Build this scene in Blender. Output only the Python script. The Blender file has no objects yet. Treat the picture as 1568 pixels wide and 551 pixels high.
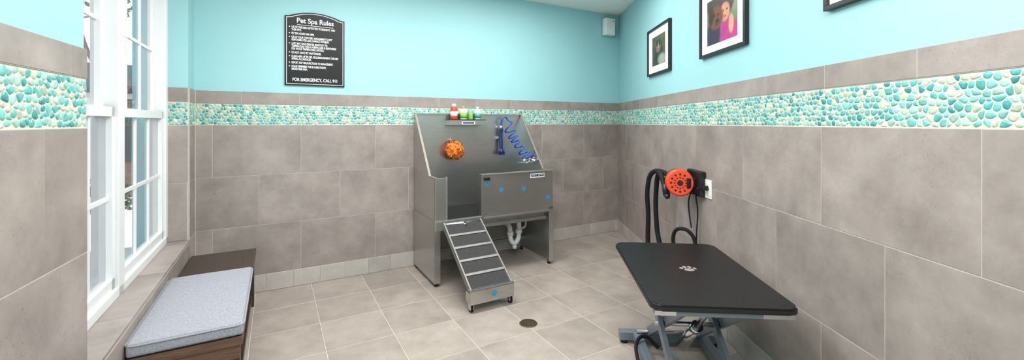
import bpy, bmesh, math, random
from mathutils import Vector, Matrix, noise
random.seed(7)
SC = bpy.context.scene
SC.view_settings.view_transform = 'Standard'
COL = SC.collection

def lin(c):
    return tuple(((v/255)/12.92 if v/255 <= .04045 else ((v/255+.055)/1.055)**2.4) for v in c)

# ---------------------------------------------------------------- materials
def nmat(name):
    m = bpy.data.materials.new(name); m.use_nodes = True
    nt = m.node_tree; b = nt.nodes['Principled BSDF']
    return m, nt, b

def mat(name, rgb, rough=.5, metal=0., nscale=0, namt=.08, bump=0., coat=0., emis=None, spec=None, stretch=None):
    m, nt, b = nmat(name)
    c = lin(rgb)
    b.inputs['Base Color'].default_value = (*c, 1)
    b.inputs['Roughness'].default_value = rough
    b.inputs['Metallic'].default_value = metal
    b.inputs['Coat Weight'].default_value = coat
    if spec is not None: b.inputs['Specular IOR Level'].default_value = spec
    if emis: 
        b.inputs['Emission Color'].default_value = (*lin(emis[0]), 1); b.inputs['Emission Strength'].default_value = emis[1]
    if nscale:
        tc = nt.nodes.new('ShaderNodeTexCoord'); mp = nt.nodes.new('ShaderNodeMapping')
        if stretch: mp.inputs['Scale'].default_value = stretch
        n = nt.nodes.new('ShaderNodeTexNoise'); n.inputs['Scale'].default_value = nscale; n.inputs['Detail'].default_value = 6
        nt.links.new(tc.outputs['Object'], mp.inputs[0]); nt.links.new(mp.outputs[0], n.inputs['Vector'])
        r = nt.nodes.new('ShaderNodeValToRGB')
        r.color_ramp.elements[0].position = .3; r.color_ramp.elements[1].position = .7
        r.color_ramp.elements[0].color = (*[v*(1-namt) for v in c], 1)
        r.color_ramp.elements[1].color = (*[min(1, v*(1+namt)) for v in c], 1)
        nt.links.new(n.outputs['Fac'], r.inputs[0]); nt.links.new(r.outputs[0], b.inputs['Base Color'])
        if bump:
            bp = nt.nodes.new('ShaderNodeBump'); bp.inputs['Strength'].default_value = bump; bp.inputs['Distance'].default_value = .005
            nt.links.new(n.outputs['Fac'], bp.inputs['Height']); nt.links.new(bp.outputs[0], b.inputs['Normal'])
    return m

def tile_mat(name, dark, light, rough=.45):
    m, nt, b = nmat(name); N = nt.nodes.new; L = nt.links.new
    tc = N('ShaderNodeTexCoord'); at = N('ShaderNodeAttribute'); at.attribute_name = 'tv'
    sc = N('ShaderNodeVectorMath'); sc.operation = 'SCALE'; sc.inputs['Scale'].default_value = 37
    ad = N('ShaderNodeVectorMath'); ad.operation = 'ADD'
    L(at.outputs['Color'], sc.inputs[0]); L(tc.outputs['Object'], ad.inputs[0]); L(sc.outputs[0], ad.inputs[1])
    n1 = N('ShaderNodeTexNoise'); n1.inputs['Scale'].default_value = 3.6; n1.inputs['Detail'].default_value = 10; n1.inputs['Roughness'].default_value = .68
    n2 = N('ShaderNodeTexNoise'); n2.inputs['Scale'].default_value = 120; n2.inputs['Detail'].default_value = 3
    for n in (n1, n2): L(ad.outputs[0], n.inputs['Vector'])
    r1 = N('ShaderNodeValToRGB'); r1.color_ramp.elements[0].position = .32; r1.color_ramp.elements[1].position = .68
    r1.color_ramp.elements[0].color = (*lin(dark), 1); r1.color_ramp.elements[1].color = (*lin(light), 1)
    L(n1.outputs['Fac'], r1.inputs[0])
    r2 = N('ShaderNodeValToRGB'); r2.color_ramp.elements[0].position = .30; r2.color_ramp.elements[1].position = .37
    r2.color_ramp.elements[0].color = (.66, .64, .63, 1); r2.color_ramp.elements[1].color = (1, 1, 1, 1)
    L(n2.outputs['Fac'], r2.inputs[0])
    n3 = N('ShaderNodeTexNoise'); n3.inputs['Scale'].default_value = 4.5; L(ad.outputs[0], n3.inputs['Vector'])
    r3 = N('ShaderNodeMapRange'); r3.inputs['From Min'].default_value = .45; r3.inputs['From Max'].default_value = .65
    L(n3.outputs['Fac'], r3.inputs['Value'])
    mx = N('ShaderNodeMix'); mx.data_type = 'RGBA'; mx.blend_type = 'MULTIPLY'
    L(r3.outputs[0], mx.inputs['Factor']); L(r1.outputs[0], mx.inputs['A']); L(r2.outputs[0], mx.inputs['B'])
    sp = N('ShaderNodeSeparateColor'); L(at.outputs['Color'], sp.inputs[0])
    mr = N('ShaderNodeMapRange'); mr.inputs['To Min'].default_value = .94; mr.inputs['To Max'].default_value = 1.06
    L(sp.outputs[0], mr.inputs['Value'])
    vs = N('ShaderNodeVectorMath'); vs.operation = 'SCALE'; L(mx.outputs['Result'], vs.inputs[0]); L(mr.outputs[0], vs.inputs['Scale'])
    L(vs.outputs[0], b.inputs['Base Color'])
    b.inputs['Roughness'].default_value = rough
    bp = N('ShaderNodeBump'); bp.inputs['Strength'].default_value = .12; bp.inputs['Distance'].default_value = .002
    L(n2.outputs['Fac'], bp.inputs['Height']); L(bp.outputs[0], b.inputs['Normal'])
    return m

def vcol_mat(name, rough=.4, coat=0., var=0.):
    m, nt, b = nmat(name)
    at = nt.nodes.new('ShaderNodeAttribute'); at.attribute_name = 'Col'
    src = at.outputs['Color']
    if var:
        tc = nt.nodes.new('ShaderNodeTexCoord'); n = nt.nodes.new('ShaderNodeTexNoise'); n.inputs['Scale'].default_value = 70
        nt.links.new(tc.outputs['Object'], n.inputs['Vector'])
        mr = nt.nodes.new('ShaderNodeMapRange'); mr.inputs['From Min'].default_value = .3; mr.inputs['From Max'].default_value = .7
        mr.inputs['To Min'].default_value = 1-var; mr.inputs['To Max'].default_value = 1+var
        nt.links.new(n.outputs['Fac'], mr.inputs['Value'])
        vs = nt.nodes.new('ShaderNodeVectorMath'); vs.operation = 'SCALE'
        nt.links.new(src, vs.inputs[0]); nt.links.new(mr.outputs[0], vs.inputs['Scale']); src = vs.outputs[0]
    nt.links.new(src, b.inputs['Base Color'])
    b.inputs['Roughness'].default_value = rough; b.inputs['Coat Weight'].default_value = coat
    return m

M_BLUE = mat('paint_aqua', (154, 201, 205), .55, nscale=2, namt=.02)
M_CEIL = mat('paint_ceiling', (250, 246, 242), .8, nscale=3, namt=.02)
M_GROUT = mat('grout_light', (186, 178, 171), .9, nscale=60, namt=.08)
M_GROUTF = mat('grout_floor', (192, 184, 176), .9, nscale=60, namt=.06)
M_GROUTM = mat('grout_cream', (202, 202, 186), .8, nscale=80, namt=.05)
M_TILE = tile_mat('tile_wall', (131, 121, 116), (166, 155, 149))
M_TILEF = tile_mat('tile_floor', (142, 131, 123), (174, 162, 153), .36)
M_TILEB = tile_mat('tile_base', (166, 158, 152), (192, 185, 179), .5)
M_PEB = vcol_mat('glass_pebble', .22, .35, .16)
M_WHITE = mat('white_vinyl', (226, 227, 228), .35, nscale=8, namt=.02)
M_WPLASTIC = mat('white_plastic', (236, 236, 232), .3, nscale=10, namt=.02)
M_BLACKP = mat('black_plastic', (22, 22, 24), .4, nscale=30, namt=.2)
M_RUB = mat('black_rubber', (20, 20, 22), .7, nscale=50, namt=.3, spec=.3)
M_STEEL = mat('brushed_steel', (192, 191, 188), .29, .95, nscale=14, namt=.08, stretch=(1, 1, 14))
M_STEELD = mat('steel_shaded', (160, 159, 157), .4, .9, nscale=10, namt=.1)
M_LIP = mat('steel_lip', (150, 143, 134), .6, .6, nscale=10, namt=.1)
M_CHROME = mat('chrome', (215, 215, 218), .16, 1., nscale=10, namt=.03)
M_PVC = mat('pvc_white', (235, 236, 236), .3, nscale=20, namt=.03)
M_BRASS = mat('brass', (170, 130, 70), .3, 1., nscale=30, namt=.15)
M_BLUEH = mat('hose_blue', (12, 76, 184), .25, nscale=20, namt=.1, coat=.4)
M_NAVY = mat('navy_rubber', (18, 38, 92), .35, nscale=20, namt=.1)
M_CYAN = mat('sticker_cyan', (20, 140, 205), .4, nscale=20, namt=.05)
M_ORANGE = mat('orange_plastic', (238, 74, 32), .35, nscale=20, namt=.06)
M_LOOF = mat('loofah_orange', (236, 124, 42), .8, nscale=60, namt=.35, bump=.6)
M_GRIP = mat('grip_tape', (60, 58, 60), .95, nscale=220, namt=.5, bump=.6)
M_WOOD = mat('dark_wood', (58, 45, 39), .38, nscale=14, namt=.4, stretch=(8, 1, 8), coat=.15)
M_WOODB = mat('walnut_edge', (98, 70, 56), .4, nscale=14, namt=.35, stretch=(1, 8, 8))
M_FAB = mat('fabric_gray', (150, 150, 158), .95, nscale=150, namt=.2, bump=.4)
M_TTOP = mat('table_rubber', (13, 13, 15), .36, nscale=160, namt=.4, bump=.3, spec=.4)
M_GRAYM = mat('gray_enamel', (122, 130, 140), .35, .3, nscale=20, namt=.08)
M_PAW = mat('paw_print_gray', (140, 128, 124), .5, nscale=60, namt=.1)
M_MATB = mat('mat_board', (240, 240, 238), .7, nscale=60, namt=.01)
M_SIGN = mat('sign_black', (10, 10, 11), .45, nscale=20, namt=.1, spec=.3)
M_SIGNW = mat('sign_white', (245, 245, 245), .5, nscale=20, namt=.01)
M_PIC = vcol_mat('photo_print', .35)
M_BRONZE = mat('drain_bronze', (120, 100, 72), .4, .8, nscale=40, namt=.25)

# ---------------------------------------------------------------- helpers
def new_obj(name, me, m=None, parent=None, mtx=None):
    o = bpy.data.objects.new(name, me); COL.objects.link(o)
    if m: me.materials.append(m)
    if parent: o.parent = parent
    if mtx is not None: o.matrix_local = mtx
    return o
def empty(name, mtx=None):
    o = bpy.data.objects.new(name, None); COL.objects.link(o); o.empty_display_size = .1
    if mtx is not None: o.matrix_local = mtx
    return o
def bm_obj(name, bm, m, parent=None, mtx=None, smooth=False):
    me = bpy.data.meshes.new(name)
    bmesh.ops.recalc_face_normals(bm, faces=bm.faces)
    bm.to_mesh(me); bm.free()
    if smooth:
        for p in me.polygons: p.use_smooth = True
    return new_obj(name, me, m, parent, mtx)
def addbox(bm, x0, x1, y0, y1, z0, z1, bev=0):
    vs = [bm.verts.new(p) for p in [(x0,y0,z0),(x1,y0,z0),(x1,y1,z0),(x0,y1,z0),(x0,y0,z1),(x1,y0,z1),(x1,y1,z1),(x0,y1,z1)]]
    fs = [bm.faces.new([vs[i] for i in f]) for f in [(0,3,2,1),(4,5,6,7),(0,1,5,4),(1,2,6,5),(2,3,7,6),(3,0,4,7)]]
    if bev:
        es = list({e for f in fs for e in f.edges})
        bmesh.ops.bevel(bm, geom=es, offset=bev, segments=2, affect='EDGES', profile=.6)
def boxes(name, lst, m, parent=None, mtx=None, bev=0):
    bm = bmesh.new()
    for b in lst: addbox(bm, *b, bev)
    return bm_obj(name, bm, m, parent, mtx)
def addcyl(bm, p0, p1, r0, r1=None, seg=24, caps=True):
    if r1 is None: r1 = r0
    p0, p1 = Vector(p0), Vector(p1); ax = (p1-p0).normalized()
    t = Vector((0,0,1)) if abs(ax.z) < .9 else Vector((1,0,0))
    u = ax.cross(t).normalized(); v = ax.cross(u)
    A = [bm.verts.new(p0+(u*math.cos(a)+v*math.sin(a))*r0) for a in [2*math.pi*i/seg for i in range(seg)]]
    B = [bm.verts.new(p1+(u*math.cos(a)+v*math.sin(a))*r1) for a in [2*math.pi*i/seg for i in range(seg)]]
    for i in range(seg):
        f = bm.faces.new([A[i], A[(i+1)%seg], B[(i+1)%seg], B[i]]); f.smooth = True
    if caps: bm.faces.new(A[::-1]); bm.faces.new(B)
def cyls(name, lst, m, parent=None, mtx=None, seg=24):
    bm = bmesh.new()
    for c in lst: addcyl(bm, *c, seg=seg)
    return bm_obj(name, bm, m, parent, mtx)
def tube(name, pts, r, m, parent=None, mtx=None, smooth=True, res=6):
    cu = bpy.data.curves.new(name, 'CURVE'); cu.dimensions = '3D'; cu.bevel_depth = r; cu.bevel_resolution = 4; cu.use_fill_caps = True
    if smooth:
        s = cu.splines.new('BEZIER'); s.bezier_points.add(len(pts)-1)
        for bp, p in zip(s.bezier_points, pts):
            bp.co = p; bp.handle_left_type = bp.handle_right_type = 'AUTO'
        s.resolution_u = res
    else:
        s = cu.splines.new('POLY'); s.points.add(len(pts)-1)
        for bp, p in zip(s.points, pts): bp.co = (*p, 1)
    cu.materials.append(m)
    o = bpy.data.objects.new(name, cu); COL.objects.link(o)
    if parent: o.parent = parent
    if mtx is not None: o.matrix_local = mtx
    return o
def prism(name, pts, fn, a, b, m, parent=None, mtx=None, bev=0, smooth=False):
    bm = bmesh.new()
    A = [bm.verts.new(fn(p[0], p[1], a)) for p in pts]; B = [bm.verts.new(fn(p[0], p[1], b)) for p in pts]
    n = len(pts)
    fs = [bm.faces.new(A[::-1]), bm.faces.new(B)]
    es = list(fs[0].edges)+list(fs[1].edges)
    for i in range(n): bm.faces.new([A[i], A[(i+1)%n], B[(i+1)%n], B[i]])
    if bev: bmesh.ops.bevel(bm, geom=es, offset=bev, segments=3, affect='EDGES')
    return bm_obj(name, bm, m, parent, mtx)
def lathe(bm, prof, cx, cy, seg=28):
    rings = []
    for r, z in prof:
        rings.append([bm.verts.new((cx+r*math.cos(2*math.pi*i/seg), cy+r*math.sin(2*math.pi*i/seg), z)) for i in range(seg)])
    for A, B in zip(rings, rings[1:]):
        for i in range(seg):
            f = bm.faces.new([A[i], A[(i+1)%seg], B[(i+1)%seg], B[i]]); f.smooth = True
    bm.faces.new(rings[0][::-1]); bm.faces.new(rings[-1])
def rrect(w, h, r, n=6):
    out = []
    for cx, cy, a0 in [(w/2-r,h/2-r,0),(-w/2+r,h/2-r,90),(-w/2+r,-h/2+r,180),(w/2-r,-h/2+r,270)]:
        for i in range(n+1):
            a = math.radians(a0+90*i/n); out.append((cx+r*math.cos(a), cy+r*math.sin(a)))
    return out

# ---------------------------------------------------------------- frames
ANG = math.radians(29.67)
Lc = Vector((-2.417, 3.151, 0)); Rc = Vector((1.362, 5.304, 0)); Ec = Vector((-1.446, 1.40, 0))
bdir = Vector((math.cos(ANG), math.sin(ANG), 0)); ndir = Vector((math.sin(ANG), -math.cos(ANG), 0))
def frame(o, ang): return Matrix.Translation(o) @ Matrix.Rotation(ang, 4, 'Z')
F_BACK = frame(Lc, ANG)                       # x=t along wall, y=-d, z up
F_RIGHT = frame(Rc, -math.pi/2)               # x = 5.304-Y toward camera, y into wall
F_LEFT = frame(Lc, ANG+math.pi/2)             # x=-d, y into wall
F_NEAR = frame(Ec, math.atan2(.909, -.417))
Jc = Lc + ndir*.24
F_REV = frame(Jc, ANG)
F_FLOOR = Matrix(((bdir.x, 0, -ndir.x, Lc.x), (bdir.y, 0, -ndir.y, Lc.y), (0, -1, 0, 0), (0, 0, 0, 1)))  # x=t, y=-height, z=-d
ZC = 2.735; Z_MB, Z_MT, Z_CAP = 1.353, 1.519, 1.62

# ---------------------------------------------------------------- tiles
def tile_mesh(name, polys, m, parent, mtx=None, thick=.010, gap=.003):
    verts, faces, cols = [], [], []
    for poly in polys:
        cx = sum(p[0] for p in poly)/len(poly); cz = sum(p[1] for p in poly)/len(poly)
        def ins(p, g):
            dx, dz = cx-p[0], cz-p[1]
            return (p[0]+math.copysign(min(g, abs(dx)), dx), p[1]+math.copysign(min(g, abs(dz)), dz))
        c = (random.random(), random.random(), random.random(), 1)
        r0 = [ins(p, gap/2) for p in poly]; r1 = [ins(p, gap/2+.0012) for p in poly]
        b = len(verts); n = len(poly)
        verts += [(p[0], 0, p[1]) for p in r0] + [(p[0], -(thick-.0012), p[1]) for p in r0] + [(p[0], -thick, p[1]) for p in r1]
        for k in (0, 1):
            for i in range(n):
                j = (i+1) % n
                faces.append((b+k*n+i, b+k*n+j, b+(k+1)*n+j, b+(k+1)*n+i))
        faces.append(tuple(b+2*n+i for i in range(n)))
        cols += [c]*(3*n)
    me = bpy.data.meshes.new(name); me.from_pydata(verts, [], faces)
    ca = me.color_attributes.new('tv', 'FLOAT_COLOR', 'POINT')
    for i, c in enumerate(cols): ca.data[i].color = c
    bm = bmesh.new(); bm.from_mesh(me); bmesh.ops.recalc_face_normals(bm, faces=bm.faces); bm.to_mesh(me); bm.free()
    return new_obj(name, me, m, parent, mtx)
def rowrects(x0, x1, z0, z1, w, ph):
    out = []; k = math.floor((x0-ph)/w)
    while ph+k*w < x1:
        a, b = max(x0, ph+k*w), min(x1, ph+(k+1)*w)
        if b-a > .006: out.append([(a, z0), (b, z0), (b, z1), (a, z1)])
        k += 1
    return out

PEBC = [((90,170,166),.24),((120,186,178),.24),((160,200,184),.20),((186,200,176),.14),((208,210,190),.08),((70,150,150),.10)]
def pebbles(name, x0, x1, z0, z1, parent, mtx=None, sp=.0245):
    nz = max(1, round((z1-z0)/(sp*.9))); nx = max(1, int((x1-x0)/sp)); dz = (z1-z0)/nz; dx = (x1-x0)/nx
    grid = {}
    for j in range(-1, nz+1):
        for i in range(-1, nx+2):
            grid[(i, j)] = (x0+(i+.5+(.5 if j % 2 else 0)+random.uniform(-.34, .34))*dx, z0+(j+.5+random.uniform(-.34, .34))*dz, random.uniform(-.005, .005))
    verts, faces, cols = [], [], []
    for (i, j), p in grid.items():
        if not (x0 < p[0] < x1 and z0 < p[1] < z1): continue
        poly = [(x0+.001, z0+.001), (x1-.001, z0+.001), (x1-.001, z1-.001), (x0+.001, z1-.001)]
        for di in range(-2, 3):
            for dj in range(-2, 3):
                q = grid.get((i+di, j+dj))
                if q is None or (di == 0 and dj == 0): continue
                nx_, nz_ = q[0]-p[0], q[1]-p[1]; D = math.hypot(nx_, nz_)
                if D < 1e-6: continue
                nx_ /= D; nz_ /= D; lim = D/2+(p[2]-q[2])*.5-.0009
                new = []
                for k in range(len(poly)):
                    A, B = poly[k], poly[(k+1) % len(poly)]
                    a = (A[0]-p[0])*nx_+(A[1]-p[1])*nz_-lim; b = (B[0]-p[0])*nx_+(B[1]-p[1])*nz_-lim
                    if a <= 0: new.append(A)
                    if a*b < 0:
                        t = a/(a-b); new.append((A[0]+(B[0]-A[0])*t, A[1]+(B[1]-A[1])*t))
                poly = new
                if len(poly) < 3: break
            if len(poly) < 3: break
        if len(poly) < 3: continue
        for q in (.22, .25):
            new = []
            for k in range(len(poly)):
                A, B = poly[k], poly[(k+1) % len(poly)]
                new += [(A[0]*(1-q)+B[0]*q, A[1]*(1-q)+B[1]*q), (A[0]*q+B[0]*(1-q), A[1]*q+B[1]*(1-q))]
            poly = new
        cx = sum(q[0] for q in poly)/len(poly); cz = sum(q[1] for q in poly)/len(poly)
        b = len(verts); n = len(poly)
        for s, h in ((1, .003), (.95, .006), (.78, .008), (.45, .009)):
            verts += [(cx+(q[0]-cx)*s, -h, cz+(q[1]-cz)*s) for q in poly]
        for k in range(3):
            for q in range(n):
                w = (q+1) % n; faces.append((b+k*n+q, b+k*n+w, b+(k+1)*n+w, b+(k+1)*n+q))
        faces.append(tuple(b+3*n+q for q in range(n)))
        r = random.random(); acc = 0; c = PEBC[0][0]
        for cc, w in PEBC:
            acc += w; c = cc
            if r < acc: break
        f = random.uniform(.9, 1.06); c = lin(tuple(min(255, v*f) for v in c))
        cols += [(*c, 1)]*(4*n)
    me = bpy.data.meshes.new(name); me.from_pydata(verts, [], faces)
    ca = me.color_attributes.new('Col', 'FLOAT_COLOR', 'POINT')
    for i, c in enumerate(cols): ca.data[i].color = c
    bm = bmesh.new(); bm.from_mesh(me); bmesh.ops.recalc_face_normals(bm, faces=bm.faces); bm.to_mesh(me); bm.free()
    for p in me.polygons: p.use_smooth = True
    return new_obj(name, me, M_PEB, parent, mtx)

def clad(wall, x0, x1, rows, w, ph, capph, basez=.14, baseph=.0, peb=True, mtx=None, base=True):
    polys = []
    for k in range(len(rows)-1):
        polys += rowrects(x0, x1, rows[k+1], rows[k], w, ph+(w/2 if k % 2 else 0))
    polys += rowrects(x0, x1, Z_MT, Z_CAP, .41, capph)
    tile_mesh('wall_tiles', polys, M_TILE, wall, mtx)
    zb = 0.0 if base else rows[-1]
    if base: tile_mesh('base_tiles', rowrects(x0, x1, 0.0, basez, .2, baseph), M_TILEB, wall, mtx, thick=.012)
    boxes('grout_bed', [(x0, x1, -.0085, 0, zb, Z_MB), (x0, x1, -.0085, 0, Z_MT, Z_CAP-.002)], M_GROUT, wall, mtx)
    boxes('mosaic_bed', [(x0, x1, -.006, 0, Z_MB, Z_MT)], M_GROUTM, wall, mtx)
    if peb: pebbles('mosaic_pebbles', x0, x1, Z_MB+.002, Z_MT-.002, wall, mtx)

# ---------------------------------------------------------------- room shell
wb = boxes('wall_back', [(-.3, 4.52, 0, .12, -.02, ZC+.1)], M_BLUE, None, F_BACK)
clad(wb, 0.0, 4.345, [Z_MB, .949, .545, .14], .61, .117, .304-.0, baseph=.072)
wr = boxes('wall_right', [(-.07, 7.6, 0, .12, -.02, ZC+.1)], M_BLUE, None, F_RIGHT)
clad(wr, 0.0, 6.0, [Z_MB, .925, .497, .14], .62, 5.304-1.195, 5.304-1.386, baseph=.1)

WT, WB = 2.36, .54   # window opening top / sill
wl = boxes('wall_left', [(-.24, 0, 0, .30, -.02, ZC+.1), (-2.12, -.24, 0, .30, -.02, WB-.012), (-2.12, -.24, 0, .30, WT, ZC+.1), (-3.3, -2.12, .11, .30, -.02, ZC+.1)], M_BLUE, None, F_LEFT)
clad(wl, -.24, 0.0, [Z_MB, .949, .545, .14], .61, .3, .1, baseph=0)
tile_mesh('sill_wall_tiles', rowrects(-2.02, -.24, .14, WB-.02, .61, -.30), M_TILE, wl)
tile_mesh('sill_base_tiles', rowrects(-2.02, -.24, 0, .14, .2, 0), M_TILEB, wl, thick=.012)
boxes('sill_grout', [(-2.02, -.24, -.0085, 0, 0, WB-.012)], M_GROUT, wl)
MS = Matrix(((1,0,0,0),(0,0,1,0),(0,-1,0,WB-.012),(0,0,0,1)))   # x->x, y->-z, z->+y
tile_mesh('sill_top_tiles', rowrects(-2.12, -.24, -.012, .125, .61, -.36), M_TILE, wl, MS, thick=.012)
rev = empty('trim_1', F_REV)
clad(rev, -.125, 0.0, [Z_MB, .949, WB+.002], .61, .3, .2, base=False)
wn = boxes('wall_near_left', [(-1.35, 0, 0, .10, -.02, ZC+.1)], M_BLUE, None, F_NEAR)
clad(wn, -1.35, 0.0, [Z_MB, .935, .53, .14], .61, -.235, -.5, baseph=0)
Q1 = Ec + Vector((.417, -.909, 0))*1.35
boxes('wall_rear_left', [(Q1.x-.12, Q1.x, -2.2, Q1.y+.02, -.02, ZC+.1)], M_BLUE)
boxes('wall_rear', [(Q1.x-.12, 1.48, -2.32, -2.2, -.02, ZC+.1)], M_BLUE)

room = [Lc+ndir*-.02+bdir*-.25, Rc+Vector((.1,.05,0)), Vector((1.48,-2.3,0)), Vector((Q1.x-.1,-2.3,0)), Vector((Q1.x-.1,Q1.y,0)), Ec+Vector((-.25,-.3,0)), Lc+ndir*2.2-bdir*.28]
def slab(name, z0, z1, m):
    bm = bmesh.new()
    A = [bm.verts.new((p.x, p.y, z0)) for p in room]; B = [bm.verts.new((p.x, p.y, z1)) for p in room]
    bm.faces.new(A[::-1]); bm.faces.new(B)
    for i in range(len(room)): j = (i+1) % len(room); bm.faces.new([A[i], A[j], B[j], B[i]])
    return bm_obj(name, bm, m)
fl = slab('floor', -.12, -.0014, M_GROUTF)
slab('ceiling', ZC, ZC+.1, M_CEIL)

def clip(poly, nx, nz, c):   # keep nx*x+nz*z <= c
    out = []
    for k in range(len(poly)):
        A, B = poly[k], poly[(k+1) % len(poly)]
        a = A[0]*nx+A[1]*nz-c; b = B[0]*nx+B[1]*nz-c
        if a <= 0: out.append(A)
        if a*b < 0: t = a/(a-b); out.append((A[0]+(B[0]-A[0])*t, A[1]+(B[1]-A[1])*t))
    return out
def wclip(poly, axis, sign, c):
    nx = sign*bdir[axis]; nz = sign*(-ndir[axis]); return clip(poly, nx, nz, sign*c-sign*Lc[axis])
fp = []
for i in range(-5, 14):
    for j in range(0, 20):
        t0, d0 = i*.405-.005, j*.405+.01-.405
        if t0 < -.02 and d0 < 2.1: continue
        poly = [(t0, -(d0+.405)), (t0+.405, -(d0+.405)), (t0+.405, -d0), (t0, -d0)]
        poly = clip(poly, 0, 1, 0)
        if poly and d0 < 2.1: poly = clip(poly, -1, 0, 0)
        if poly: poly = wclip(poly, 0, 1, 1.362)
        if poly and t0 < -.02: poly = wclip(poly, 0, -1, Q1.x)
        if poly: poly = wclip(poly, 1, -1, -2.2)
        if len(poly) >= 3: fp.append(poly)
tile_mesh('floor_tiles', fp, M_TILEF, fl, Matrix.Translation((0,0,-.005)) @ F_FLOOR, thick=.005, gap=.0045)
boxes('trim_2', [(-.0, .012, -.022, -.0105, 0.14, Z_CAP)], M_GROUTM, None, F_BACK)

# ---------------------------------------------------------------- window
win = empty('window_1', F_LEFT)
YW = .11
fr = [(-2.12, -.24, YW, YW+.10, WB, WB+.045), (-2.12, -.24, YW, YW+.10, WT-.05, WT), (-.30, -.24, YW, YW+.10, WB, WT), (-2.12, -2.06, YW, YW+.10, WB, WT), (-1.285, -1.195, YW, YW+.10, WB, WT)]
boxes('frame', fr, M_WHITE, win, bev=.004)
glass = bpy.data.materials.new('window_glass'); glass.use_nodes = True
nt = glass.node_tree; nt.nodes.clear()
o_ = nt.nodes.new('ShaderNodeOutputMaterial'); tr = nt.nodes.new('ShaderNodeBsdfTransparent'); gl = nt.nodes.new('ShaderNodeBsdfGlossy'); gl.inputs['Roughness'].default_value = .02
fz = nt.nodes.new('ShaderNodeFresnel'); fz.inputs['IOR'].default_value = 1.3; ms = nt.nodes.new('ShaderNodeMixShader'); tr.inputs[0].default_value = (.97, .98, .98, 1)
nt.links.new(fz.outputs[0], ms.inputs[0]); nt.links.new(tr.outputs[0], ms.inputs[1]); nt.links.new(gl.outputs[0], ms.inputs[2]); nt.links.new(ms.outputs[0], o_.inputs[0])
for (a, b), nm in (((-1.195, -.30), 'right'), ((-2.06, -1.285), 'left')):
    for z0, z1, yo, sn in ((1.40, WT-.05, .055, 'upper'), (WB+.045, 1.445, .015, 'lower')):
        y0, y1 = YW+yo, YW+yo+.035
        L = [(a, a+.04, y0, y1, z0, z1), (b-.04, b, y0, y1, z0, z1), (a, b, y0, y1, z0, z0+.05), (a, b, y0, y1, z1-.045, z1)]
        zm = (z0+z1)/2; ga, gb = a+.04, b-.04
        L.append((ga, gb, y0+.012, y1-.012, zm-.009, zm+.009))
        for k in (1, 2):
            xm = ga+(gb-ga)*k/3; L.append((xm-.009, xm+.009, y0+.0115, y1-.0125, z0+.05, z1-.045))
        boxes(f'sash_{sn}_{nm}', L, M_WHITE, win)
        bm = bmesh.new(); ym = (y0+y1)/2+.004
        bm.faces.new([bm.verts.new(p) for p in [(ga, ym, z0+.05), (gb, ym, z0+.05), (gb, ym, z1-.045), (ga, ym, z1-.045)]])
        bm_obj(f'glass_{sn}_{nm}', bm, glass, win)

# ---------------------------------------------------------------- exterior
M_PAVE = mat('pavement', (176, 170, 164), .9, nscale=3, namt=.1)
M_ROOF = mat('roof_shingle', (60, 66, 76), .8, nscale=12, namt=.25)
M_BRK = mat('brick_outside', (150, 118, 110), .9, nscale=9, namt=.25)
M_BARK = mat('bark', (120, 98, 88), .9, nscale=14, namt=.4)
M_LEAF = mat('leaves', (104, 122, 88), .8, nscale=9, namt=.4)
M_DGL = mat('dark_glazing', (80, 92, 100), .15, nscale=2, namt=.2)
boxes('ground_outside', [(-16, 3, .32, 20, -.35, -.2)], M_PAVE, None, F_LEFT)
bld = empty('neighbor_building', frame(Vector((-8.2, 8.6, 0)), math.radians(42)))
boxes('brick_wall', [(-7, 7, 0, 3, -.2, 2.0)], M_BRK, bld)
boxes('white_columns', [(x, x+.16, -.55, -.39, -.2, 1.95) for x in (-6, -4.6, -3.2, -1.8, -.4, 1.0, 2.4, 3.8, 5.2)]+[(-7, 7, -.62, -.36, 1.85, 2.0)], M_WHITE, bld)
boxes('window_panes', [(x, x+.7, -.02, .02, .55, 1.6) for x in (-5.5, -4.1, -2.7, -1.3, .1, 1.5, 2.9)], M_DGL, bld)
prism('roof', [(-.8, 1.95), (-.8, 2.05), (1.6, 2.75), (3.4, 2.75), (3.4, 1.95)], lambda p, q, h: (h, p, q), -7.3, 7.3, M_ROOF, bld)
def tree(name, x, y, h, r):
    e = empty(name, Matrix.Translation((x, y, -.2)))
    tube('trunk', [(0,0,0),(.05,.02,h*.4),(-.03,.04,h*.8)], .06, M_BARK, e)
    tube('branch_1', [(.05,.02,h*.4),(.35,.1,h*.62),(.5,.2,h*.85)], .025, M_BARK, e)
    tube('branch_2', [(.03,.02,h*.45),(-.3,-.1,h*.66),(-.5,-.1,h*.9)], .025, M_BARK, e)
    bm = bmesh.new()
    for k in range(420):
        a = random.uniform(0, 6.28); ph = random.uniform(-1, 1); rr = r*random.uniform(.3, 1)**.5
        c = Vector((math.cos(a)*rr*math.sqrt(1-ph*ph), math.sin(a)*rr*math.sqrt(1-ph*ph), h*.9+ph*rr*.7))
        d1 = Vector((random.uniform(-1,1), random.uniform(-1,1), random.uniform(-1,1))).normalized()*.06
        d2 = d1.orthogonal().normalized()*.03
        bm.faces.new([bm.verts.new(c-d1), bm.verts.new(c+d2), bm.verts.new(c+d1), bm.verts.new(c-d2)])
    bm_obj('foliage', bm, M_LEAF, e)
tree('tree', -6.0, 6.2, 4.2, 1.1); tree('tree.001', -4.9, 7.2, 4.4, 1.2)
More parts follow.
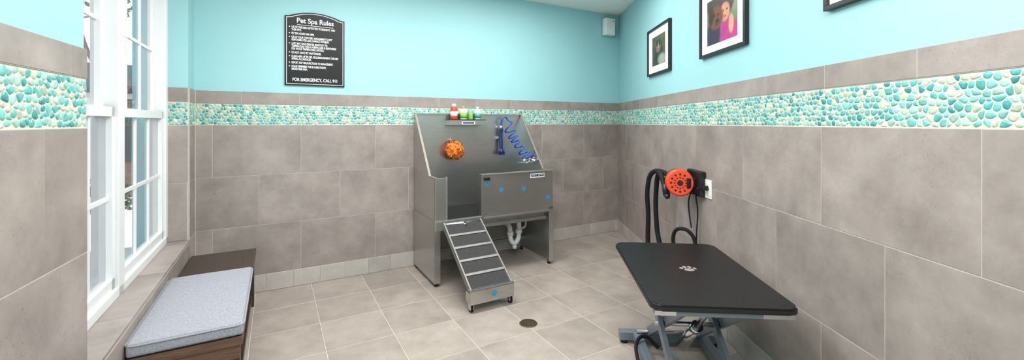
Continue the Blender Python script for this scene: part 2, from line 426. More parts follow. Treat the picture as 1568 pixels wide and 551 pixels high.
def hedge(name, x, y, w, h, ang):
    bm = bmesh.new()
    for k in range(1600):
        c = Vector((random.uniform(-w/2, w/2), random.uniform(-.3, .3), random.uniform(0, h)))
        d1 = Vector((random.uniform(-1,1), random.uniform(-1,1), random.uniform(-1,1))).normalized()*.06
        d2 = d1.orthogonal().normalized()*.035
        bm.faces.new([bm.verts.new(c-d1), bm.verts.new(c+d2), bm.verts.new(c+d1), bm.verts.new(c-d2)])
    bm_obj(name, bm, M_LEAF, None, Matrix.Translation((x, y, -.2)) @ Matrix.Rotation(ang, 4, 'Z'))
hedge('hedge', -6.9, 7.4, 6.5, .6, math.radians(42))

# ---------------------------------------------------------------- sign
def text(name, body, x, z, width, size, m, parent, y, align='CENTER', off=.0, fixed=None):
    cu = bpy.data.curves.new(name, 'FONT'); cu.body = body; cu.size = size; cu.align_x = align; cu.align_y = 'CENTER'
    cu.extrude = .0006; cu.offset = off; cu.materials.append(m)
    o = bpy.data.objects.new(name, cu); COL.objects.link(o); o.parent = parent
    o.location = (x, y, z); o.rotation_euler = (math.pi/2, 0, 0)
    bpy.context.view_layer.update()
    if width: o.scale.x = width/max(o.dimensions.x, 1e-4)
    elif fixed: o.scale.x = fixed
    return o
sg = empty('pet_spa_rules_sign', F_BACK @ Matrix.Translation((.8365, 0, 1.686)))
def arch(w, h, ha, ins):
    w2 = w/2-ins; pts = [(-w2, ins), (w2, ins), (w2, h-ins)]
    pts.append((w2-.035, h-ins+.004))
    for i in range(1, 16):
        a = i/16; x = (w2-.035)*(1-2*a); pts.append((x, h-ins+.004+(ha-.004)*math.sin(math.pi*a)**.8))
    pts += [(-w2+.035, h-ins+.004), (-w2, h-ins)]
    return pts
fnb = lambda p, q, h: (p, -h, q)
prism('board', arch(.463, .578, .045, 0), fnb, 0.001, .016, M_SIGN, sg)
prism('border', arch(.463, .578, .045, .011), fnb, .016, .0168, M_SIGNW, sg)
prism('face', arch(.463, .578, .045, .0150), fnb, .0168, .0176, M_SIGN, sg)
text('title', 'Pet Spa Rules', 0, .545, .285, .058, M_SIGNW, sg, -.0182, off=.0009)
boxes('title_rule', [(-.14, .14, -.0184, -.0176, .508, .511)], M_SIGNW, sg)
body = [("•", "USE OF THIS AREA RESTRICTED TO RESIDENTS  AND"), ("", "THEIR PETS."), ("•", "PET SPA HOURS 9AM-10PM."), ("•", "USE AT YOUR OWN RISK. MANAGEMENT IS NOT"), ("", "RESPONSIBLE FOR LOSS, DAMAGE OR INJURY."),
        ("•", "A PET MAY HAVE GREATER SENSITIVITY TO"), ("", "TEMPERATURE THAN A HUMAN; USER IS RESPONSIBLE"), ("", "FOR WATER TEMPERATURE CONTROL."), ("•", "DO NOT LEAVE PET UNATTENDED."),
        ("•", "CLEAN AREA AFTER USE, INCLUDING RINSING TUB AND"), ("", "WIPING ALL SURFACES."), ("•", "REPORT ANY MALFUNCTIONS TO MANAGEMENT."), ("•", "PLEASE REMEMBER THIS IS A BREATHEASY,"), ("", "SMOKE-FREE AREA.")]
z = .487
for i, (bu, tx) in enumerate(body):
    if i and bu: z -= .009
    if bu: text('bullet', bu, -.197, z, None, .032, M_SIGNW, sg, -.0182, off=.0005, fixed=1)
    text('rule_line', tx, -.182, z, None, .0252, M_SIGNW, sg, -.0182, align='LEFT', off=.0004, fixed=.56)
    z -= .0222
text('emergency_line', 'FOR EMERGENCY, CALL 911', 0, .047, .345, .037, M_SIGNW, sg, -.0182, off=.0008)

# ---------------------------------------------------------------- pictures
def painted(name, w, h, base, blobs, parent, y):
    nx, nz = 72, 60; verts, cols, faces = [], [], []
    for j in range(nz+1):
        for i in range(nx+1):
            u, v = i/nx, j/nz; verts.append((-w/2+w*u, y, -h/2+h*v))
            nn = noise.noise(Vector((u*6, v*6, 3.1)))*.25+noise.noise(Vector((u*25, v*25, 1)))*.12
            c = [q*(1+nn) for q in base(u, v)]
            for cx, cy, rx, ry, col, so in blobs:
                r = math.sqrt(((u-cx)/rx)**2+((v-cy)/ry)**2)+nn*.3
                k = max(0, min(1, (1-r)/so+.5)); c = [a*(1-k)+b*(1+nn*.5)*k for a, b in zip(c, col)]
            cols.append((*lin([max(0, min(255, q)) for q in c]), 1))
    for j in range(nz):
        for i in range(nx):
            a = j*(nx+1)+i; faces.append((a, a+1, a+nx+2, a+nx+1))
    me = bpy.data.meshes.new(name); me.from_pydata(verts, [], faces)
    ca = me.color_attributes.new('Col', 'FLOAT_COLOR', 'POINT')
    for i, c in enumerate(cols): ca.data[i].color = c
    return new_obj(name, me, M_PIC, parent)
def picture(name, yc, w, zb, h, base, blobs, pw, ph):
    e = empty(name, F_RIGHT @ Matrix.Translation((5.304-yc, 0, zb+h/2)))
    f = .020
    boxes('frame', [(-w/2, w/2, -.028, -.001, -h/2, -h/2+f), (-w/2, w/2, -.028, -.001, h/2-f, h/2), (-w/2, -w/2+f, -.028, -.001, -h/2+f, h/2-f), (w/2-f, w/2, -.028, -.001, -h/2+f, h/2-f)], M_BLACKP, e, bev=.002)
    boxes('mat_board', [(-w/2+f, w/2-f, -.014, -.002, -h/2+f, h/2-f)], M_MATB, e)
    painted('print', pw, ph, base, blobs, e, -.0155)
picture('framed_photo', 3.815, .57, 1.82, .445, lambda u, v: (58+30*v, 62+25*v, 50+10*v),
        [(.5,.35,.32,.45,(46,44,44),.3), (.48,.62,.2,.22,(120,96,78),.3), (.48,.66,.1,.09,(168,140,118),.4), (.4,.74,.06,.12,(40,30,26),.3), (.58,.74,.06,.12,(40,30,26),.3), (.75,.15,.3,.2,(150,150,140),.5)], .33, .27)
# child in a magenta top beside a brown dog
picture('framed_photo.001', 2.67, .58, 1.822, .445, lambda u, v: (84+40*v, 112+20*v, 82+20*v),
        [(.25,.9,.3,.25,(50,52,40),.4), (.62,.12,.42,.32,(176,52,128),.25), (.22,.20,.24,.34,(50,44,60),.25), (.62,.80,.28,.30,(62,36,30),.2), (.62,.60,.16,.2,(206,142,114),.2), (.57,.64,.025,.02,(40,28,24),.3), (.69,.64,.025,.02,(40,28,24),.3), (.63,.51,.05,.016,(170,76,76),.3),
         (.32,.56,.24,.26,(112,66,42),.25), (.16,.64,.09,.2,(64,38,28),.3), (.27,.62,.025,.025,(20,14,12),.3), (.40,.62,.025,.025,(20,14,12),.3), (.36,.46,.10,.08,(84,56,44),.3), (.37,.49,.04,.03,(16,12,12),.3), (.82,.30,.08,.2,(214,154,124),.3)], .38, .30)
picture('framed_photo.002', 1.49, .58, 1.847, .445, lambda u, v: (130, 130, 110),
        [(.5,.45,.3,.4,(160,120,80),.3), (.5,.7,.15,.15,(200,150,120),.3)], .38, .30)

# ---------------------------------------------------------------- wall speaker in corner
sn = empty('wall_speaker', F_BACK @ Matrix.Translation((4.14, 0, 2.56)))
boxes('body', [(-.075, .075, -.085, -.012, -.105, .105)], M_WPLASTIC, sn, bev=.012)
boxes('mount', [(-.05, .05, -.012, -.001, -.08, .08)], M_WPLASTIC, sn)
boxes('lens', [(-.05, .05, -.0865, -.084, -.085, -.02)], M_MATB, sn)
cyls('led', [((.04,-.084,.07), (.04,-.088,.07), .006)], M_BLACKP, sn, seg=12)

# ---------------------------------------------------------------- dog washing tub
T0 = 1.69; TW = 1.19
tub = empty('dog_washing_tub', F_BACK @ Matrix.Translation((T0, 0, 0)))
prof = [(.025,.025),(.62,.025),(.62,.905),(.47,.905),(.045,1.458),(.025,1.458)]
fs = lambda p, q, h: (h, -p, q)
prism('side_panel_left', prof, fs, 0, .010, M_STEEL, tub)
prism('side_panel_right', prof, fs, TW-.010, TW, M_STEEL, tub)
for nm, a, b in (('lip_left', 0, .016), ('lip_right', TW-.016, TW)):
    prism(nm, [(.045,1.452),(.045,1.462),(.472,.912),(.63,.912),(.63,.902),(.468,.902)], fs, a-.002, b+.002, M_LIP, tub)
for nm, a, b in (('leg_skin_left', -.006, -.001), ('leg_skin_right', TW+.001, TW+.006)):
    boxes(nm, [(a, b, -.618, -.03, .03, .545)], M_STEEL, tub)
boxes('leg_front_left', [(-.006, .045, -.630, -.621, .03, .56)], M_STEEL, tub)
boxes('leg_front_right', [(TW-.045, TW+.006, -.630, -.621, .03, .56)], M_STEEL, tub)
boxes('back_panel', [(0.010, TW-.010, -.034, -.022, .50, 1.452), (0, TW, -.050, -.020, 1.452, 1.464)], M_STEEL, tub)
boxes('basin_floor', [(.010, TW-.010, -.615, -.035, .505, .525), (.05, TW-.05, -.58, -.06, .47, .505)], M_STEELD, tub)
boxes('front_strip', [(.0, .105, -.628, -.600, .50, .905), (.095, .109, -.634, -.596, .50, .912)], M_STEEL, tub, bev=.002)
boxes('front_panel', [(.425, TW, -.630, -.600, .53, .905)], M_STEEL, tub, bev=.003)
boxes('front_rim', [(.42, TW+.004, -.648, -.585, .905, .917)], M_STEEL, tub, bev=.003)
boxes('front_panel_edge', [(.42, .436, -.640, -.596, .50, .912), (.42, TW, -.640, -.60, .52, .535)], M_STEEL, tub, bev=.002)
boxes('threshold_rail', [(.0, .44, -.640, -.60, .468, .548)], M_STEEL, tub, bev=.003)
boxes('latch', [(.20, .30, -.660, -.641, .475, .515), (.235, .262, -.672, -.661, .48, .535)], M_CHROME, tub, bev=.002)
cyls('latch_knob', [((.249, -.672, .508), (.249, -.690, .508), .011)], M_CHROME, tub)
boxes('rubber_mat', [(.06, .90, -.58, -.06, .526, .540)], M_RUB, tub, bev=.002)
cyls('feet', [((x, -y, .0), (x, -y, .03), .018, .014) for x in (.02, TW-.02) for y in (.07, .59)], M_BLACKP, tub)
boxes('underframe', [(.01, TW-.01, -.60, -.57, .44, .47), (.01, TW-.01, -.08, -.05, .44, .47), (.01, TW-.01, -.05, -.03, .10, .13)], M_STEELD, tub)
boxes('maker_label', [(.93, 1.09, -.6325, -.6295, .852, .892)], M_WPLASTIC, tub)
boxes('maker_label_text', [(.94, 1.08, -.6332, -.6325, .862, .884)], M_NAVY, tub)
text('maker_name', 'PET SPA', 1.01, .874, .12, .02, M_SIGNW, tub, -.634)
boxes('edge_clip', [(.45, .50, -.652, -.635, .86, .885)], M_BLACKP, tub, bev=.002)
def paw(name, s, fn, m, parent, h=.0008):
    bm = bmesh.new()
    for cx, cy, rx, ry in ((0,-.22,.40,.32),(-.52,.12,.15,.22),(-.19,.42,.16,.25),(.19,.42,.16,.25),(.52,.12,.15,.22)):
        P = [(cx+rx*math.cos(a), cy+ry*math.sin(a)) for a in [2*math.pi*i/18 for i in range(18)]]
        A = [bm.verts.new(fn(p[0]*s, p[1]*s, 0)) for p in P]; B = [bm.verts.new(fn(p[0]*s, p[1]*s, h)) for p in P]
        bm.faces.new(A[::-1]); bm.faces.new(B)
        for i in range(18): bm.faces.new([A[i], A[(i+1)%18], B[(i+1)%18], B[i]])
    return bm_obj(name, bm, m, parent)
for cx, cz in ((.482, .825), (.62, .765), (.86, .755), (1.13, .655)):
    paw('paw_sticker', .036, lambda p, q, h, cx=cx, cz=cz: (cx+p, -.6305-h, cz+q), M_CYAN, tub)
boxes('shelf', [(.31, .70, -.17, -.035, 1.388, 1.396), (.31, .70, -.172, -.164, 1.35, 1.396), (.31,.318,-.17,-.035,1.35,1.396), (.692,.70,-.17,-.035,1.35,1.396)], M_STEEL, tub, bev=.001)
boxes('shelf_mat', [(.32, .69, -.174, -.04, 1.3965, 1.402)], M_BLACKP, tub)
boxes('shelf_label', [(.43, .57, -.1745, -.1725, 1.356, 1.382)], M_WPLASTIC, tub)
boxes('shelf_label_text', [(.44, .56, -.1752, -.1745, 1.362, 1.376)], M_NAVY, tub)
cyls('sponge_hook', [((.35,-.034,1.20), (.35,-.07,1.20), .005), ((.35,-.07,1.195), (.35,-.07,1.215), .005)], M_CHROME, tub, seg=12)
tube('sprayer_handle', [(.91,-.09,1.07),(.91,-.085,1.14),(.912,-.075,1.25),(.915,-.08,1.31)], .019, M_NAVY, tub)
cyls('sprayer_head', [((.91,-.09,1.10), (.91,-.10,1.045), .022, .034), ((.91,-.10,1.045), (.91,-.101,1.035), .034, .032)], M_NAVY, tub)
cyls('sprayer_nut', [((.914,-.078,1.30), (.916,-.078,1.34), .014)], M_CHROME, tub)
boxes('sprayer_hook', [(.885, .945, -.07, -.034, 1.20, 1.225)], M_CHROME, tub, bev=.003)
hp = [(.916,-.078,1.335),(.910,-.09,1.375),(.922,-.10,1.415),(.955,-.10,1.43),(.985,-.10,1.40)]
A = Vector((.962,-.13,1.355)); B = Vector((1.125,-.27,1.02)); ax = (B-A).normalized(); u = ax.cross(Vector((0,1,0))).normalized(); v = ax.cross(u)
N = 144; turns = 6
for i in range(0, N+1, 2):
    f = i/N; a = 2*math.pi*turns*f; ff = f+.04*math.sin(f*9)
    c = A+(B-A)*ff+Vector((-.015, -.01, -.03))*math.sin(math.pi*f)
    rr_ = .046+.008*math.sin(f*7+1)
    hp.append(tuple(c+(u*math.cos(a)+v*math.sin(a))*rr_))
hp += [(1.13,-.27,1.0),(1.15,-.26,.985)]
tube('coil_hose', hp, .0078, M_BLUEH, tub)
cyls('faucet', [((TW-.010,-.26,.985), (TW-.06,-.26,.985), .03, .026), ((TW-.06,-.26,.985), (TW-.12,-.26,.985), .014), ((TW-.10,-.26,.985),(TW-.10,-.26,1.02),.009), ((TW-.010,-.34,.985),(TW-.07,-.34,.985),.022,.02),((TW-.05,-.20,.985),(TW-.05,-.40,.985),.012)], M_CHROME, tub)
boxes('faucet_levers', [(TW-.13, TW-.055, -.27, -.25, 1.015, 1.023), (TW-.11, TW-.03, -.355, -.335, 1.0, 1.008), (TW-.14,TW-.01,-.30,-.19,.955,.962)], M_CHROME, tub, bev=.002)
# ramp
rx0, rx1 = .078, .402; P0 = Vector((0, -.645, .52)); P1 = Vector((0, -1.19, .155)); rl = (P1-P0).length; rd = (P1-P0).normalized(); rn = Vector((0, rd.z, -rd.y)); rn = rn if rn.z > 0 else -rn
RM = Matrix(((1, 0, 0, 0), (0, rd.y, rn.y, P0.y), (0, rd.z, rn.z, P0.z), (0, 0, 0, 1)))
M_RAMP = mat('ramp_steel', (132, 131, 128), .5, .6, nscale=20, namt=.08)
boxes('ramp_deck', [(rx0, rx1, 0, rl, -.012, 0)], M_RAMP, tub, RM)
boxes('ramp_rails', [(rx0-.012, rx0, -.01, rl+.01, -.035, .012), (rx1, rx1+.012, -.01, rl+.01, -.035, .012)], M_RAMP, tub, RM, bev=.002)
boxes('ramp_grip_strips', [(rx0+.004, rx1-.004, .015+k*.130, .015+k*.130+.104, .0005, .0035) for k in range(5)], M_GRIP, tub, RM)
boxes('ramp_cleats', [(rx0, rx1, .121+k*.130, .143+k*.130, .0, .010) for k in range(4)], M_RAMP, tub, RM, bev=.002)
boxes('ramp_end_plate', [(rx0-.016, rx1+.016, -1.215, -1.200, .062, .165), (rx0-.016, rx0-.004, -1.20, -1.12, .062, .14), (rx1+.004, rx1+.016, -1.20, -1.12, .062, .14), (rx0-.016, rx1+.016, -1.215,-1.16,.155,.167)], M_STEEL, tub, bev=.002)
paw('paw_sticker', .036, lambda p, q, h: (.25+p, -1.2155-h, .112+q), M_CYAN, tub)
for cx in (rx0, rx1):
    boxes('caster_fork', [(cx-.014, cx-.010, -1.20, -1.16, .02, .064), (cx+.010, cx+.014, -1.20, -1.16, .02, .064), (cx-.018, cx+.018, -1.205, -1.155, .058, .064)], M_CHROME, tub)
    cyls('caster_wheel', [((cx-.009, -1.18, .024), (cx+.009, -1.18, .024), .024)], M_RUB, tub)
cyls('ramp_hinge', [((rx0, -.648, .515), (rx1, -.648, .515), .008)], M_CHROME, tub)
# plumbing
tube('drain_trap', [(1.00,-.30,.47),(1.00,-.30,.38),(1.00,-.30,.25),(.99,-.30,.19),(.95,-.30,.155),(.91,-.30,.19),(.90,-.30,.25),(.895,-.28,.335),(.87,-.20,.355),(.86,-.12,.355),(.86,-.025,.355)], .024, M_PVC, tub)
cyls('pipe_nuts', [((1.00,-.30,.42),(1.00,-.30,.475),.038), ((1.00,-.30,.25),(1.00,-.30,.29),.034), ((.90,-.30,.24),(.90,-.30,.28),.034), ((.95,-.30,.136),(.95,-.30,.10),.022), ((.86,-.05,.355),(.86,-.022,.355),.045)], M_PVC, tub)
cyls('supply_valves', [((1.10,-.025,.36),(1.10,-.10,.36),.014), ((1.10,-.10,.36),(1.10,-.13,.36),.024), ((1.04,-.025,.36),(1.04,-.10,.36),.014), ((1.04,-.10,.36),(1.04,-.13,.36),.024), ((1.07,-.08,.30),(1.07,-.08,.46),.012)], M_BRASS, tub)
tube('supply_line', [(1.10,-.10,.37),(1.11,-.12,.42),(1.09,-.10,.47)], .009, M_STEEL, tub)
tube('supply_line_2', [(1.04,-.14,.35),(1.05,-.20,.30),(1.09,-.24,.28),(1.13,-.22,.34),(1.10,-.16,.47)], .012, M_PVC, tub)
boxes('valve_box', [(1.035, 1.105, -.20, -.13, .38, .45)], M_BRASS, tub, bev=.006)

# bottles on shelf
def bottle(name, x, prof, m, cap, capm, label=None):
    e = empty(name, tub.matrix_local @ Matrix.Translation((x, -.105, 1.4025)))
    bm = bmesh.new(); lathe(bm, prof, 0, 0); bm_obj('body', bm, m, e)
    bm = bmesh.new(); lathe(bm, cap, 0, 0); bm_obj('cap', bm, capm, e)
    if label:
        bm = bmesh.new(); lathe(bm, [(label[0], label[1]), (label[0], label[2])], 0, 0); bm_obj('label', bm, label[3], e)
M_RED = mat('bottle_red', (226, 66, 40), .35, nscale=20, namt=.05)
M_GRN = mat('bottle_green', (126, 184, 70), .35, nscale=20, namt=.05)
M_CLR = mat('bottle_pale', (206, 216, 214), .2, nscale=20, namt=.05)
M_TEAL = mat('bottle_teal', (70, 150, 150), .3, nscale=20, namt=.05)
bottle('shampoo_bottle', .375, [(.032,0),(.036,.006),(.036,.105),(.030,.122),(.018,.126)], M_RED, [(.020,.126),(.020,.152),(.016,.155)], M_WPLASTIC, (.0365,.03,.08,M_WPLASTIC))
bottle('conditioner_bottle', .475, [(.032,0),(.036,.006),(.036,.09),(.025,.107),(.014,.11)], M_WPLASTIC, [(.015,.11),(.015,.132),(.011,.134)], M_GRN, (.0365,.012,.068,M_GRN))
bottle('cleaner_bottle', .553, [(.022,0),(.024,.006),(.024,.06),(.018,.075),(.01,.078)], M_GRN, [(.012,.078),(.012,.095),(.01,.097)], M_WPLASTIC)
bottle('spray_bottle', .63, [(.029,0),(.033,.006),(.033,.08),(.020,.103),(.013,.107)], M_CLR, [(.015,.107),(.015,.128),(.009,.130)], M_WPLASTIC, (.0335,.015,.062,M_TEAL))
# loofah
e = empty('bath_loofah', tub.matrix_local @ Matrix.Translation((.375, -.125, 1.10)))
bm = bmesh.new(); bmesh.ops.create_icosphere(bm, subdivisions=6, radius=.085)
for v_ in bm.verts:
    p = v_.co.normalized(); k = abs(noise.noise(p*9))*.38+abs(noise.noise(p*20+Vector((3,1,2))))*.22+noise.noise(p*2.2)*.12
    v_.co = p*(.072+.055*k)
bm_obj('sponge', bm, M_LOOF, e, smooth=True)
bm = bmesh.new()
for k in range(110):
    p = Vector((random.gauss(0,1), random.gauss(0,1), random.gauss(0,1))).normalized(); q = p.orthogonal().normalized(); w_ = p.cross(q)
    c = p*.072; R = random.uniform(.014, .030); prev = None
    for i in range(13):
        a = i/12*5.2; pt = c+(p*math.sin(a)+ (q*math.cos(k)+w_*math.sin(k))*math.cos(a))*R
        sd = (q*-math.sin(k)+w_*math.cos(k))*.009
        cur = (bm.verts.new(pt-sd), bm.verts.new(pt+sd))
        if prev: bm.faces.new([prev[0], prev[1], cur[1], cur[0]])
        prev = cur
bm_obj('ruffles', bm, M_LOOF, e)
tube('loop', [(0,.03,.06),(-.02,.05,.09),(-.024,.055,.105)], .002, M_WPLASTIC, e)

# ---------------------------------------------------------------- floor drain
dr = empty('floor_drain', Matrix.Translation((.112, 2.834, 0)))
cyls('rim', [((0,0,.0005), (0,0,.004), .062, .058)], M_BRONZE, dr, seg=40)
bm = bmesh.new()
for r, n in ((.018, 6), (.034, 12), (.048, 16)):
    for k in range(n):
        a = 2*math.pi*k/n; addcyl(bm, (r*math.cos(a), r*math.sin(a), .0038), (r*math.cos(a), r*math.sin(a), .0046), .0052, seg=10)
bm_obj('holes', bm, M_BLACKP, dr)

# ---------------------------------------------------------------- bench with cushion
bn = empty('bench', F_BACK)
x0, x1 = .018, .412
boxes('top', [(x0, x1, -1.73, -.235, .388, .42)], M_WOOD, bn, bev=.003)
boxes('apron', [(x0+.02, x1-.02, -.275, -.255, .31, .388), (x1-.04, x1-.02, -1.70, -.26, .31, .388), (x0+.02, x0+.04, -1.70, -.26, .31, .388)], M_WOOD, bn)
boxes('apron_front', [(x0+.01, x1-.01, -1.725, -1.70, .32, .388)], M_WOODB, bn, bev=.002)
boxes('end_trim', [(x0, x1, -1.738, -1.731, .386, .421)], M_WOODB, bn)
boxes('legs', [(a, a+.045, y, y+.045, 0, .388) for a in (x0+.012, x1-.057) for y in (-1.70, -.30)], M_WOOD, bn, bev=.002)
boxes('stretcher', [(x1-.045, x1-.025, -1.66, -.28, .06, .10)], M_WOOD, bn)
cu = empty('seat_cushion', F_BACK @ Matrix.Translation(((x0+x1)/2, -1.315, .4205)))
bm = bmesh.new(); addbox(bm, -.20, .20, -.415, .415, 0, .062)
bmesh.ops.bevel(bm, geom=list(bm.edges), offset=.02, segments=4, affect='EDGES', profile=.6)
bmesh.ops.subdivide_edges(bm, edges=list(bm.edges), cuts=2, use_grid_fill=True)
for v_ in bm.verts:
    f = (1-(v_.co.x/.2)**2)*(1-(v_.co.y/.415)**2)
    if v_.co.z > .04: v_.co.z += .012*f+.0025*noise.noise(v_.co*14)
bm_obj('pad', bm, M_FAB, cu, smooth=True)
tube('piping', [(p[0], p[1], .050) for p in rrect(.404, .834, .03)]+[(rrect(.404,.834,.03)[0][0], rrect(.404,.834,.03)[0][1], .050)], .0035, M_FAB, cu, smooth=False)

# ---------------------------------------------------------------- grooming table
gt = empty('grooming_table', Matrix.Translation((.943, 2.224, 0)) @ Matrix.Rotation(math.radians(-4.5), 4, 'Z'))
ft = lambda p, q, h: (p, q, h)
prism('table_top', rrect(.61, .94, .045), ft, .562, .590, M_TTOP, gt, bev=.005)
prism('top_rim', rrect(.616, .946, .048), ft, .566, .582, M_BLACKP, gt)
paw('paw_print', .066, lambda p, q, h: (p, q-.01, .5902+h), M_PAW, gt)
cyls('arm_holes', [((x, y, .5901), (x, y, .5912), .007) for x in (-.26, .26) for y in (-.42, .42)]+[((-.27, y, .5901), (-.27, y, .5912), .006) for y in (-.1, .1)], M_BLACKP, gt, seg=16)
boxes('top_frame', [(-.25, -.21, -.44, .44, .53, .561), (.21, .25, -.44, .44, .53, .561), (-.29, .29, -.45, -.415, .535, .561), (-.25, .25, .40, .44, .53, .561)], M_GRAYM, gt, bev=.003)
boxes('frame_end_caps', [(.16, .29, -.455, -.45, .538, .558), (-.29, -.20, -.455, -.45, .538, .558)], M_CHROME, gt)
boxes('base_frame', [(-.22, -.17, -.42, .36, .03, .075), (.17, .22, -.42, .36, .03, .075), (-.30, .30, .33, .385, .02, .07), (-.30, .30, -.42, -.365, .02, .07)], M_GRAYM, gt, bev=.004)
cyls('base_feet', [((x, y, 0), (x, y, .022), .022) for x in (-.27, .27) for y in (-.39, .355)], M_BLACKP, gt)
def bar(bm, p0, p1, w, h):
    p0, p1 = Vector(p0), Vector(p1); a = (p1-p0).normalized(); s = Vector((1,0,0)); n_ = a.cross(s).normalized()
    vs = []
    for p in (p0, p1):
        for i, j in ((-1,-1),(1,-1),(1,1),(-1,1)): vs.append(bm.verts.new(p+s*w/2*i+n_*h/2*j))
    for f in [(0,3,2,1),(4,5,6,7),(0,1,5,4),(1,2,6,5),(2,3,7,6),(3,0,4,7)]: bm.faces.new([vs[i] for i in f])
bm = bmesh.new()
for x in (-.155, .125): bar(bm, (x, .30, .52), (x, -.38, .085), .022, .05)
for x in (-.125, .155): bar(bm, (x, -.34, .52), (x, .32, .085), .022, .05)
bm_obj('scissor_arms', bm, M_GRAYM, gt)
cyls('pivot_rods', [((-.2,.30,.52),(.2,.30,.52),.012), ((-.2,-.38,.085),(.2,-.38,.085),.012), ((-.2,-.34,.52),(.2,-.34,.52),.012), ((-.2,.32,.085),(.2,.32,.085),.012), ((-.18,-.03,.305),(.18,-.03,.305),.012)], M_STEEL, gt)
cyls('lift_cylinder', [((.02,.15,.10),(.02,-.08,.32),.03), ((.02,-.08,.32),(.02,-.26,.50),.015)], M_CHROME, gt)
tube('foot_pedal_hose', [(-.10,.20,.05),(-.17,.23,.10),(-.22,.20,.09),(-.24,.10,.03),(-.22,-.05,.015)], .010, M_RUB, gt)

# ---------------------------------------------------------------- dryer
dy = empty('wall_pet_dryer', F_RIGHT)
boxes('wall_mount', [(2.20, 2.42, -.055, -.0125, .85, 1.03)], M_BLACKP, dy, bev=.01)
boxes('bracket', [(2.24, 2.36, -.12, -.05, .90, .98)], M_BLACKP, dy, bev=.01)
C = Vector((2.32, -.155, .94)); axd = Vector((.95, -.25, 0)).normalized()
cyls('motor_housing', [(C-axd*.20, C-axd*.14, .045, .085), (C-axd*.14, C, .088, .092)], M_BLACKP, dy, seg=40)
cyls('orange_cover', [(C-axd*.05, C+axd*.012, .096, .096), (C+axd*.012, C+axd*.022, .096, .086)], M_ORANGE, dy, seg=40)
bm = bmesh.new(); t1 = Vector((0,0,1)); t2 = axd.cross(t1)
for k in range(12):
    a = 2*math.pi*k/12
    for r in (.038, .062):
        c = C+axd*.0222+(t1*math.cos(a)+t2*math.sin(a))*r; addcyl(bm, c, c+axd*.0015, .0075 if r > .05 else .005, seg=10)
addcyl(bm, C+axd*.022, C+axd*.026, .02, seg=20)
bm_obj('vent_slots', bm, M_BLACKP, dy)
H = lambda X, Y, Z: (5.304-Y, X-1.362, Z)
tube('air_hose', [H(1.21,3.17,.955),H(1.18,3.28,.985),H(1.14,3.38,.96),H(1.12,3.42,.85),H(1.13,3.44,.6),H(1.13,3.44,.35),H(1.15,3.38,.12),H(1.2,3.25,.025),H(1.25,3.1,.03),H(1.24,3.15,.2),H(1.19,3.34,.4),H(1.175,3.38,.6),H(1.17,3.36,.85),H(1.16,3.28,.97),H(1.14,3.16,.96),H(1.14,3.10,.90)], .019, M_RUB, dy, res=12)
cyls('nozzle', [(H(1.14,3.10,.91), H(1.145,3.07,.84), .022, .026), (H(1.145,3.07,.84), H(1.15,3.06,.81), .026, .014)], M_BLACKP, dy)
tube('floor_hose', [H(1.24,3.02,.03),H(1.22,3.05,.35),H(1.20,3.08,.54),H(1.23,3.02,.60),H(1.28,2.98,.58),H(1.31,2.96,.50),H(1.32,2.95,.2),H(1.31,2.98,.03)], .013, M_RUB, dy)
tube('power_cord', [H(1.325,2.86,.92),H(1.29,2.88,.915),H(1.30,2.93,.86),H(1.325,2.96,.75),H(1.325,2.98,.55),H(1.325,2.98,.3),H(1.325,3.0,.03)], .005, M_RUB, dy)
tube('motor_cord', [H(1.30,3.02,.86),H(1.30,3.05,.80),H(1.31,3.07,.72),H(1.315,3.04,.60)], .005, M_RUB, dy)
ol = empty('wall_outlet', F_RIGHT @ Matrix.Translation((5.304-2.845, 0, .915)))
boxes('plate', [(-.045, .045, -.018, -.0105, -.064, .064)], M_WPLASTIC, ol, bev=.003)
boxes('receptacles', [(-.02, .02, -.021, -.018, .008, .042), (-.02, .02, -.021, -.018, -.042, -.008)], M_WPLASTIC, ol, bev=.001)
boxes('plug', [(-.016, .016, -.055, -.021, -.008, .024)], M_BLACKP, ol, bev=.005)

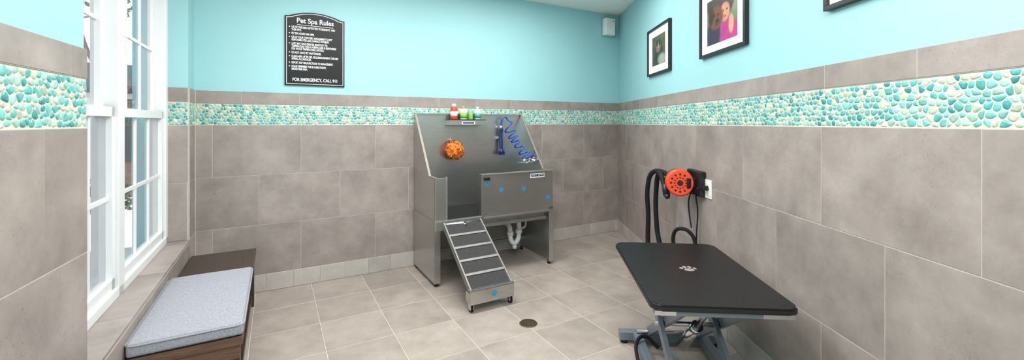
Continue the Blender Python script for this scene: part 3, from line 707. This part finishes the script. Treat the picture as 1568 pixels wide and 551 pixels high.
# ---------------------------------------------------------------- added fill lamps, all out of view
def panel(name, x, y, w, h, pw, rot=0):  # made-up ceiling fixture: unseen area lamp added to light the closed room
    e = empty(name, Matrix.Translation((x, y, ZC)) @ Matrix.Rotation(rot, 4, 'Z'))
    boxes('housing', [(-w/2-.02, w/2+.02, -h/2-.02, h/2+.02, -.03, 0)], M_WHITE, e, bev=.004)
    ld = bpy.data.lights.new(name+'_lamp', 'AREA'); ld.shape = 'RECTANGLE'; ld.size = w; ld.size_y = h; ld.energy = pw; ld.color = (1, .98, .965)
    lo = bpy.data.objects.new('lamp', ld); COL.objects.link(lo); lo.parent = e; lo.location = (0, 0, -.034)
panel('added_ceiling_fill', -.75, 2.6, 1.2, .6, 45, ANG)
panel('added_ceiling_fill.001', .35, 3.5, 1.2, .6, 30, ANG)
panel('added_ceiling_fill.002', .3, .6, 1.2, .9, 60, 0)
panel('added_ceiling_fill.003', .3, -1.2, 1.2, .6, 40, 0)
# invented globe pendants, out of view, added to brighten the ceiling
for i, (x, y, z) in enumerate(((.1, 1.9, 2.42), (.35, -.5, 2.35))):
    e = empty('added_pendant_fill' + ('' if i == 0 else '.001'), Matrix.Translation((x, y, z)))
    cyls('rod', [((0,0,.10),(0,0,ZC-z-.02),.008), ((0,0,ZC-z-.03),(0,0,ZC-z-.001),.06)], M_CHROME, e)
    bm = bmesh.new(); bmesh.ops.create_uvsphere(bm, u_segments=32, v_segments=16, radius=.11)
    bm_obj('globe', bm, mat('added_globe_glow', (255, 250, 244), .4, nscale=2, namt=.01, emis=((255, 250, 245), 37)), e, smooth=True)

w = bpy.data.worlds.new('World'); SC.world = w; w.use_nodes = True
wn_ = w.node_tree; bg = wn_.nodes['Background']
sk = wn_.nodes.new('ShaderNodeTexSky')
try:
    sk.sky_type = 'HOSEK_WILKIE'; sk.turbidity = 6; sk.sun_direction = (.6, -.3, .75)
except Exception: pass
mx = wn_.nodes.new('ShaderNodeMix'); mx.data_type = 'RGBA'; mx.inputs['Factor'].default_value = .85
mx.inputs['B'].default_value = (.95, .98, 1, 1)
wn_.links.new(sk.outputs[0], mx.inputs['A']); wn_.links.new(mx.outputs['Result'], bg.inputs[0]); bg.inputs[1].default_value = 1.7

# ---------------------------------------------------------------- camera
cd = bpy.data.cameras.new('camera'); cam = bpy.data.objects.new('camera', cd); COL.objects.link(cam)
cd.sensor_width = 36; cd.sensor_fit = 'HORIZONTAL'; cd.lens = 36*635/1568; cd.shift_y = -87.5/1568; cd.clip_start = .02
cam.location = (0, 0, 1.37); cam.rotation_euler = (math.pi/2, 0, 0)
SC.camera = cam
